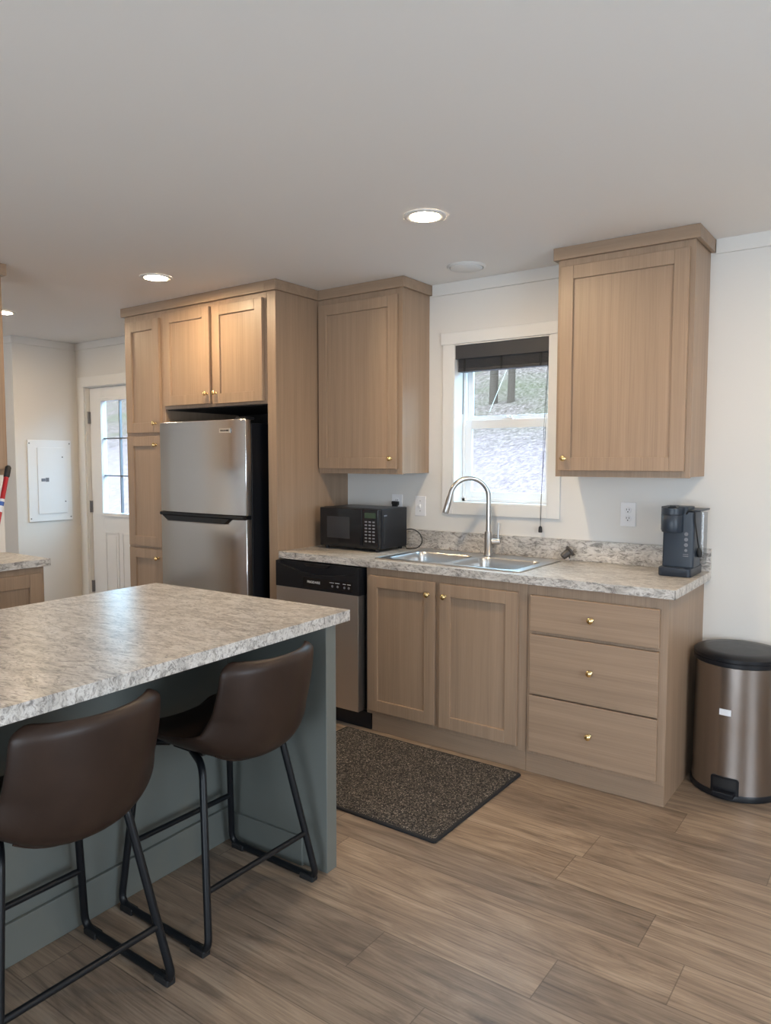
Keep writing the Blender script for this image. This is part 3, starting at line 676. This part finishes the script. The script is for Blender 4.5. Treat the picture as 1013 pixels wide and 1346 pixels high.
# ------------------------------------------------------------------ bar stools
def make_stool(loc, label):
    t = thing('bar_stool', label, 'bar stool', loc, 0, 'leather bar stools at the island')
    prof = spline([(-0.205, 0, 0.562), (-0.17, 0, 0.580), (-0.06, 0, 0.566), (0.07, 0, 0.546), (0.175, 0, 0.543), (0.240, 0, 0.578), (0.268, 0, 0.665), (0.280, 0, 0.755), (0.288, 0, 0.852)], 6)
    n = len(prof); arc = [0.0]
    for a, c in zip(prof, prof[1:]): arc.append(arc[-1] + (c-a).length)
    T = arc[-1]; nu = 20
    top = []; bot = []
    for i, p in enumerate(prof):
        tg = (prof[min(i+1, n-1)] - prof[max(i-1, 0)]).normalized()
        nrm = Vector((-tg.z, 0, tg.x))           # up on the seat, forward on the back
        wt = (prof[min(i+9, n-1)] - prof[max(i-9, 0)]).normalized(); cn = Vector((-wt.z, 0, wt.x))   # slower-turning normal for the wrap of the sides
        v = arc[i]/T
        hw = 0.205 + 0.026*math.sin(PI*min(1, v/0.75)) - 0.012*max(0, (v-0.6)/0.4)
        rc = 0.035; d = T-arc[i]
        if d < rc: hw = hw - rc + math.sqrt(max(0, rc*rc-(rc-d)**2))
        d0 = arc[i]
        if d0 < 0.07: hw = hw - 0.07 + math.sqrt(max(0, 0.0049-(0.07-d0)**2))
        curl = 0.03 + 0.060*math.exp(-((v-0.56)/0.26)**2) + 0.025*v
        ro, rb = [], []
        for k in range(nu+1):
            u = -1 + 2*k/nu
            q = p + Vector((0, u*hw, 0)) + cn*(curl*abs(u)**2.3)
            thk = 0.026*(1-0.55*abs(u)**6)*min(1.0, 0.45+d/0.03, 0.45+d0/0.03)
            inw = Vector((0, -u*abs(u)**3, 0))*0.5 + nrm
            ro.append(q); rb.append(q - inw.normalized()*thk)
        top.append(ro); bot.append(rb)
    b = MB(); bm = b.bm
    Tv = [[bm.verts.new(q) for q in r] for r in top]; Bv = [[bm.verts.new(q) for q in r] for r in bot]
    for i in range(n-1):
        for k in range(nu):
            bm.faces.new((Tv[i][k], Tv[i][k+1], Tv[i+1][k+1], Tv[i+1][k])); bm.faces.new((Bv[i][k], Bv[i+1][k], Bv[i+1][k+1], Bv[i][k+1]))
        bm.faces.new((Tv[i][0], Tv[i+1][0], Bv[i+1][0], Bv[i][0])); bm.faces.new((Tv[i][nu], Bv[i][nu], Bv[i+1][nu], Tv[i+1][nu]))
    for k in range(nu):
        bm.faces.new((Tv[0][k], Bv[0][k], Bv[0][k+1], Tv[0][k+1])); bm.faces.new((Tv[n-1][k], Tv[n-1][k+1], Bv[n-1][k+1], Bv[n-1][k]))
    s = finish('seat_shell', b, M['leather'], t, local=True)
    s.data.polygons.foreach_set('use_smooth', [True]*len(s.data.polygons))
    sub = s.modifiers.new('subdivision', 'SUBSURF'); sub.levels = 1; sub.render_levels = 1
    # stitched seam across the outside of the shell
    iseam = min(range(n), key=lambda i: abs(arc[i]/T-0.52))
    row = [Vector(q) for q in bot[iseam][3:-3]]
    finish('seam', MB().tube([q + Vector((0.0006, 0, -0.0006)) for q in row], 0.0032, 6), M['leather'], s, local=True, smooth=True)
    zb = 0.522
    for sgn in (1, -1):
        path = fillet([(0.02, sgn*0.125, zb+0.012), (0.115, sgn*0.165, zb+0.002), (0.214, sgn*0.236, 0.013), (-0.206, sgn*0.236, 0.013), (-0.160, sgn*0.185, zb+0.018), (-0.08, sgn*0.13, zb+0.018)], 0.045, 8)
        lg = finish('leg_frame', MB().tube(path, 0.0115, 12), M['blackmetal'], t, local=True, smooth=True)
        for x in (-0.165, 0.175):
            finish('foot_pad', MB().box(x-0.03, x+0.03, sgn*0.236-0.0145, sgn*0.236+0.0145, 0.0, 0.020), M['matte'], lg, local=True, bevel=0.004)
    def at(a, c, z): f = (z-0.013)/(zb-0.016); return Vector(a)*(1-f) + Vector(c)*f
    for (a, c, z) in (((0.214, 0.236, 0.013), (0.115, 0.165, zb+0.002), 0.175), ((-0.206, 0.236, 0.013), (-0.160, 0.190, zb-0.003), 0.205)):
        q = at(a, c, z); finish('footrest', MB().tube([(q.x, q.y, z), (q.x, -q.y, z)], 0.0095, 10), M['blackmetal'], t, local=True, smooth=True)
    b = MB(); b.box(-0.09, 0.05, -0.11, 0.11, zb-0.006, zb+0.010); finish('seat_plate', b, M['matte'], t, local=True)
    return t
s2 = make_stool((1.136, -2.093, 0), 'brown leather bar stool at the island end nearest the dishwasher')
s1 = copy_tree(s2); s1.location = (1.150, -2.700, 0); s1['label'] = 'brown leather bar stool cut off by the left edge of the photo'

# ------------------------------------------------------------------ rug, can
b = MB(); xs0, xs1, ys0, ys1 = 0.525, 1.541, -1.408, -0.668
rg = thing('kitchen_rug', 'dark speckled brown rug on the floor before the sink cabinet', 'rug', ((xs0+xs1)/2, (ys0+ys1)/2, 0))
b = MB(); nx, ny = 120, 88; rnd = random.Random(3)
b.loft([[Vector((xs0+0.008+(xs1-xs0-0.016)*i/nx, ys0+0.008+(ys1-ys0-0.016)*j/ny, 0.0125+(0.0045*rnd.random() if 0 < i < nx and 0 < j < ny else -0.003))) for i in range(nx+1)] for j in range(ny+1)], False, False, closed=False)
finish('pile', b, M['rug'], rg, smooth=False)
b = MB(); b.loft([[(x, y, z) for x, y in rrect(xs0-d, xs1+d, ys0-d, ys1+d, 0.012)] for d, z in ((0.002, 0.001), (0.003, 0.006), (0, 0.0105))])
finish('binding', b, M['rugedge'], rg)

tx, ty, tr = 2.352, -0.203, 0.180
tc_ = thing('trash_can', 'round stainless pedal trash can with black lid right of the drawers', 'trash can', (tx, ty, 0))
bd = finish('body', MB().lathe([(tr+0.001, 0.024), (tr, 0.03), (tr-0.002, 0.30), (tr-0.004, 0.57)], (tx, ty, 0), n=72), M['can'], tc_, smooth=True)
finish('base_ring', MB().lathe([(tr+0.001, 0.0), (tr+0.0045, 0.003), (tr+0.0045, 0.022), (tr+0.0015, 0.028)], (tx, ty, 0), n=72), M['black'], tc_, smooth=True)
b = MB(); b.lathe([(tr-0.001, 0.566), (tr+0.003, 0.570), (tr+0.003, 0.585), (tr, 0.587), (tr, 0.590), (tr+0.004, 0.592), (tr+0.004, 0.604), (tr-0.006, 0.613), (tr-0.05, 0.617), (0.02, 0.619)], (tx, ty, 0), n=72)
finish('lid', b, M['black'], tc_, smooth=True)
finish('lid_hinge', MB().box(tx-0.06, tx+0.06, ty+tr-0.004, ty+tr+0.014, 0.53, 0.602), M['black'], tc_, bevel=0.004)
# pedal housing on the front, facing -y and slightly towards the room
pa = -PI/2 - 0.06; pd = Vector((math.cos(pa), math.sin(pa), 0)); ps = Vector((-pd.y, pd.x, 0))
def patch(r0, r1, w0, w1, z0, z1, rad=0.0, n=14):
    """a thin shell that hugs the can, with rounded corners"""
    b = MB(); cols = []
    us = sorted(set([w0 + (w1-w0)*k/n for k in range(n+1)] + ([w0 + rad*t for t in (0, .1, .3, .6, 1)] + [w1 - rad*t for t in (0, .1, .3, .6, 1)] if rad else [])))
    for u in us:
        d = min(u-w0, w1-u); k = rad - math.sqrt(max(0, rad*rad-(rad-d)**2)) if rad and d < rad else 0.0
        a = pa + u/tr; ca, sa = math.cos(a), math.sin(a)
        cols.append([(tx+r0*ca, ty+r0*sa, z0+k), (tx+r1*ca, ty+r1*sa, z0+k), (tx+r1*ca, ty+r1*sa, z1-k), (tx+r0*ca, ty+r0*sa, z1-k)])
    b.loft(cols); return b
finish('pedal_housing', patch(tr-0.004, tr+0.004, -0.056, 0.056, 0.004, 0.098, rad=0.012), M['black'], tc_)
finish('pedal_recess', patch(tr+0.0035, tr+0.005, -0.045, 0.045, 0.052, 0.088, rad=0.006), M['matte'], tc_)
b = MB(); q = Vector((tx, ty, 0)) + pd*(tr+0.002)
b.loft([[q - ps*0.045 + Vector((0, 0, zz)), q + ps*0.045 + Vector((0, 0, zz)), q + ps*0.042 + pd*0.028 + Vector((0, 0, zz-0.006)), q - ps*0.042 + pd*0.028 + Vector((0, 0, zz-0.006))] for zz in (0.026, 0.044)])
finish('pedal', b, M['black'], tc_, bevel=0.003)
finish('sticker', patch(tr-0.003, tr+0.0001, -0.030, 0.017, 0.362, 0.388), M['label'], bd)

# ------------------------------------------------------------------ microwave
mx0, mx1, my0, my1, mz0, mz1 = 0.086, 0.516, -0.372, -0.085, 0.930, 1.160
mw = thing('microwave', 'black countertop microwave in the worktop corner by the fridge panel', 'microwave', ((mx0+mx1)/2, (my0+my1)/2, zt))
finish('case', MB().box(mx0, mx1, my0+0.03, my1, mz0, mz1), M['black'], mw, bevel=0.006)
xd = mx0+0.315
dr = finish('door', MB().box(mx0, xd, my0, my0+0.028, mz0+0.002, mz1-0.002), M['gloss'], mw, bevel=0.004)
finish('door_window', MB().box(mx0+0.055, mx0+0.225, my0-0.001, my0+0.002, mz0+0.052, mz1-0.052), M['screen'], dr)
cpn = finish('control_panel', MB().box(xd+0.002, mx1, my0, my0+0.028, mz0+0.002, mz1-0.002), M['gloss'], mw, bevel=0.004)
finish('display', MB().box(xd+0.018, mx1-0.018, my0-0.001, my0+0.002, mz1-0.052, mz1-0.022), M['green'], cpn)
b = MB()
for r in range(7):
    for c_ in range(3): b.box(xd+0.020+c_*0.027, xd+0.036+c_*0.027, my0-0.0012, my0+0.001, mz1-0.078-r*0.0185, mz1-0.070-r*0.0185)
finish('keypad', b, M['grey'], cpn)
finish('door_latch', MB().box(xd-0.022, xd-0.010, my0-0.004, my0+0.001, mz0+0.02, mz0+0.06), M['gloss'], dr, bevel=0.001)
b = MB(); 
finish('vent_slot', MB().box(mx1-0.001, mx1+0.001, my0+0.055, my0+0.075, mz0+0.03, mz1-0.045), M['matte'], mw)
finish('vent_lip', MB().box(mx1-0.0005, mx1+0.0025, my0+0.053, my0+0.080, mz1-0.043, mz1-0.036), M['grey'], mw)
for x, y in ((mx0+0.03, my0+0.03), (mx1-0.03, my0+0.03), (mx0+0.03, my1-0.03), (mx1-0.03, my1-0.03)):
    finish('foot', MB().lathe([(0.011, 0), (0.013, 0.0155)], (x, y, zt+0.0003), n=14), M['matte'], mw)
cd = spline([(mx1-0.10, my1+0.002, 0.965), (mx1-0.05, my1+0.02, 1.01), (mx1+0.03, my1-0.0, 1.03), (mx1+0.10, my1-0.02, 1.010), (mx1+0.125, my1-0.03, 0.965), (mx1+0.10, my1-0.045, 0.928), (mx1+0.02, my1-0.03, 0.918), (mx1-0.03, my1+0.03, 0.918), (mx1-0.12, my1+0.055, 1.03), (0.375, -0.033, 1.12), (0.368, -0.027, 1.16)], 7)
cdo = finish('cord', MB().tube(cd, 0.0032, 8), M['matte'], mw, smooth=True)
finish('plug', MB().loft([[(0.364, y, 1.175), (0.372, y, 1.155), (0.392, y, 1.150), (0.406, y, 1.165), (0.408, y, 1.185), (0.366, y, 1.187)] for y in (-0.008, -0.034)]), M['matte'], cdo, bevel=0.003)

# outlets and switch
def outlet(x, z, label, grp, slots=True):
    t = thing('wall_outlet', label, 'outlet', (x, 0, z), 0, grp)
    p = finish('cover_plate', MB().box(x-0.038, x+0.038, -0.006, 0, z-0.060, z+0.060), M['plate'], t, bevel=0.002)
    for dz in (-0.021, 0.021):
        f = finish('receptacle', MB().lathe([(0.0165, 0.0), (0.0165, 0.0022), (0.0150, 0.003)], (x, -0.006, z+dz), '-y', 20), M['plate'], p)
        b = MB(); b.box(x-0.0075, x-0.005, -0.0098, -0.0085, z+dz-0.001, z+dz+0.008).box(x+0.005, x+0.0075, -0.0098, -0.0085, z+dz-0.001, z+dz+0.008).lathe([(0.003, 0), (0.003, 0.0008)], (x, -0.0090, z+dz-0.008), '-y', 10)
        finish('slots', b, M['slot'], f)
    return t
OG = None
o1 = outlet(1.790, 1.166, 'white duplex outlet on the wall left of the coffee maker', OG)
o2 = copy_tree(o1); o2.location = (0.388, 0, 1.168); o2['label'] = 'white outlet behind the microwave with a black plug in it'
sw = thing('light_switch', 'white light switch plate between the microwave and the window', 'switch', (0.556, 0, 1.163))
p = finish('cover_plate', MB().box(0.519, 0.593, -0.006, 0, 1.104, 1.222), M['plate'], sw, bevel=0.002)
finish('toggle', MB().loft([[(0.551, y, z0_), (0.561, y, z0_), (0.561, y, z1_), (0.551, y, z1_)] for y, z0_, z1_ in ((-0.006, 1.151, 1.175), (-0.018, 1.156, 1.166))]), M['plate'], p, bevel=0.001)
for z in (1.193, 1.133): finish('screw', MB().lathe([(0.003, 0), (0.003, 0.001)], (0.556, -0.006, z), '-y', 8), M['hinge'], p)

# ------------------------------------------------------------------ coffee maker
cx0, cx1 = 2.012, 2.158
cm = thing('coffee_maker', 'dark single-serve coffee maker on the right end of the worktop', 'coffee maker', (2.085, -0.15, zt))
zb0 = zt+0.0005
finish('base', MB().loft([[(x, y, z) for x, y in rrect(cx0-d, cx1-0.004+d, -0.272-d, -0.045+d, 0.022)] for d, z in ((-0.002, zb0), (0, zb0+0.003), (0, zb0+0.036), (-0.004, zb0+0.040))]), M['navy'], cm, smooth=True)
tw = finish('tower', MB().loft([[(x, y, z) for x, y in rrect(cx0+0.008, cx1-0.002, -0.232, -0.098, 0.012)] for z in (zb0+0.0395, 1.205)]), M['navy'], cm, smooth=True, bevel=0.002)
hd = finish('brew_head', MB().lathe([(0.044, 1.112), (0.046, 1.116), (0.046, 1.186), (0.0445, 1.188), (0.0445, 1.191), (0.047, 1.193), (0.047, 1.222)], (cx0+0.052, -0.238, 0), n=36).box(cx0-0.002, cx0+0.115, -0.225, -0.11, 1.118, 1.226), M['navy'], cm, smooth=True, bevel=0.002)
finish('lid_handle', MB().loft([[(cx0+0.035, -0.262, 1.2225), (cx0+0.075, -0.262, 1.2225), (cx0+0.068, -0.262, 1.232), (cx0+0.045, -0.262, 1.232)], [(cx0+0.035, -0.20, 1.2225), (cx0+0.075, -0.20, 1.2225), (cx0+0.068, -0.20, 1.232), (cx0+0.045, -0.20, 1.232)]]), M['black'], hd, bevel=0.001)
tk = finish('water_tank', MB().loft([[(x, y, z) for x, y in rrect(cx0+0.02, cx1+0.012, -0.096, -0.030, 0.012)] for z in (zb0+0.041, 1.196)]), M['tank'], cm, smooth=True)
finish('tank_lid', MB().box(cx0+0.095, cx1+0.018, -0.215, -0.028, 1.206, 1.213), M['navy'], cm, bevel=0.002)
for k in range(4): finish('button', MB().lathe([(0.0085 if k < 3 else 0.0065, 0), (0.0085 if k < 3 else 0.0065, 0.0012)], (cx1-0.035, -0.2321, 1.105-0.0245*k), '-y', 18), M['grey'], tw)
for k in range(2): finish('print_line', MB().box(cx1-0.047, cx1-0.024, -0.2328, -0.2318, 1.012-0.008*k, 1.0145-0.008*k), M['grey'], tw)
cc = spline([(cx0+0.11, -0.238, 1.195), (cx0+0.125, -0.250, 1.212), (cx0+0.145, -0.24, 1.205), (cx1+0.002, -0.235, 1.16), (cx1+0.006, -0.20, 1.08), (cx1+0.007, -0.175, 1.035)], 6)
cc2 = finish('cord', MB().tube(cc, 0.003, 8), M['matte'], cm, smooth=True)
finish('plug', MB().tube([(cx1+0.007, -0.177, 1.04), (cx1+0.009, -0.173, 1.02), (cx1+0.010, -0.170, 1.0)], [0.006, 0.012, 0.010], 10), M['matte'], cc2, smooth=True)

# ------------------------------------------------------------------ blind
bl = thing('window_blind', 'charcoal slatted blind raised to the top of the kitchen window', 'blind', (1.076, 0.02, 1.93))
finish('valance', MB().box(wx0+0.008, wx1-0.008, -0.008, 0.006, 2.006, 2.0835), M['blind'], bl, bevel=0.002)
finish('head_rail', MB().box(wx0+0.012, wx1-0.012, 0.008, 0.058, 2.035, 2.0835), M['blind'], bl)
b = MB()
for k in range(12): b.box(wx0+0.018, wx1-0.018, 0.006, 0.056, 1.955+0.0052*k, 1.9575+0.0052*k)
b.box(wx0+0.018, wx1-0.018, 0.012, 0.050, 1.956, 2.034)
finish('slats', b, M['blind'], bl)
finish('bottom_rail', MB().box(wx0+0.018, wx1-0.018, 0.005, 0.057, 1.936, 1.9535), M['blind'], bl, bevel=0.002)
for x in (wx0+0.06, 1.076, wx1-0.06): finish('ladder_tape', MB().box(x-0.006, x+0.006, 0.004, 0.0048, 1.936, 2.034), M['matte'], bl)
pts = spline([(1.352, 0.0, 2.0), (1.350, -0.014, 1.85), (1.343, -0.022, 1.60), (1.340, -0.026, 1.35), (1.333, -0.028, 1.18), (1.334, -0.028, 1.085)], 8)
pts2 = spline([(1.356, 0.0, 2.0), (1.352, -0.012, 1.80), (1.350, -0.022, 1.55), (1.338, -0.026, 1.30), (1.337, -0.028, 1.18), (1.334, -0.028, 1.085)], 8)
cdb = finish('lift_cord', MB().tube(pts, 0.0011, 6).tube(pts2, 0.0011, 6), M['matte'], bl)
finish('tassel', MB().lathe([(0.004, 0.030), (0.009, 0.024), (0.011, 0.0), (0.009, -0.004)], (1.334, -0.028, 1.055), n=14), M['matte'], cdb, smooth=True)
finish('side_cord', MB().tube([(0.812, 0.05, 1.945), (0.807, 0.055, 1.70)], 0.0022, 6), M['matte'], bl)

# ------------------------------------------------------------------ ceiling fittings
def make_lamp(x, y, label):
    t = thing('recessed_light', label, 'ceiling light', (x, y, H), 0, 'recessed ceiling lights')
    finish('trim_ring', MB().lathe([(0.088, 0.0005), (0.088, 0.004), (0.082, 0.007), (0.064, 0.0065), (0.060, 0.003), (0.060, 0.0005)], (x, y, H), '-z', 40, False, False), M['disc'], t, smooth=True)
    finish('lens', MB().lathe([(0.060, 0.0008), (0.060, 0.0045), (0.05, 0.0058), (0.004, 0.0065)], (x, y, H), '-z', 40), M['lens'], t, smooth=True)
    return t
l1 = make_lamp(1.257, -1.055, 'lit round ceiling light over the floor before the sink')
l2 = copy_tree(l1); l2.location = (-0.502, -1.058, H); l2['label'] = 'lit round ceiling light in front of the fridge cabinet'
l3 = copy_tree(l1); l3.location = (-2.155, -1.07, H); l3['label'] = 'lit round ceiling light at the left edge of the photo'
for x, y, lb_ in ((3.02, -1.055, 'lit round ceiling light over the floor right of the trash can'),):
    lx = copy_tree(l1); lx.location = (x, y, H); lx['label'] = lb_
sp = thing('ceiling_vent', 'flat round off-white disc on the ceiling before the window', 'vent', (1.003, -0.262, H))
finish('rim', MB().lathe([(0.102, 0.0005), (0.102, 0.003), (0.094, 0.009), (0.088, 0.008), (0.088, 0.0005)], (1.003, -0.262, H), '-z', 40, False, False), M['disc'], sp, smooth=True)
finish('cover', MB().lathe([(0.084, 0.0005), (0.084, 0.010), (0.078, 0.014), (0.005, 0.015)], (1.003, -0.262, H), '-z', 40), M['disc'], sp, smooth=True)

# ------------------------------------------------------------------ electrical panel on the utility wall
X = -3.03
el = thing('electrical_panel', 'white flush electrical breaker panel on the wall left of the door', 'electrical panel', (X, -0.268, 0.92))
finish('cover', MB().box(X, X+0.012, -0.46, -0.075, 0.918, 1.602), M['panelw'], el, bevel=0.003)
pd_ = finish('panel_door', MB().box(X+0.012, X+0.019, -0.382, -0.125, 0.98, 1.54), M['panelw'], el, bevel=0.003)
finish('latch', MB().box(X+0.019, X+0.023, -0.352, -0.318, 1.255, 1.28), M['hinge'], pd_, bevel=0.001)
finish('sticker', MB().box(X+0.019, X+0.0195, -0.315, -0.285, 1.252, 1.285), M['grey'], pd_)
b = MB()
for y, z in ((-0.445, 0.945), (-0.09, 0.945), (-0.445, 1.575), (-0.09, 1.575), (-0.16, 1.46), (-0.14, 1.08)): finish('screw', MB().lathe([(0.006, 0), (0.005, 0.003)], (X+0.012 if abs(y) > .2 or abs(y) < .1 else X+0.019, y, z), 'x', 10), M['hinge'], el)
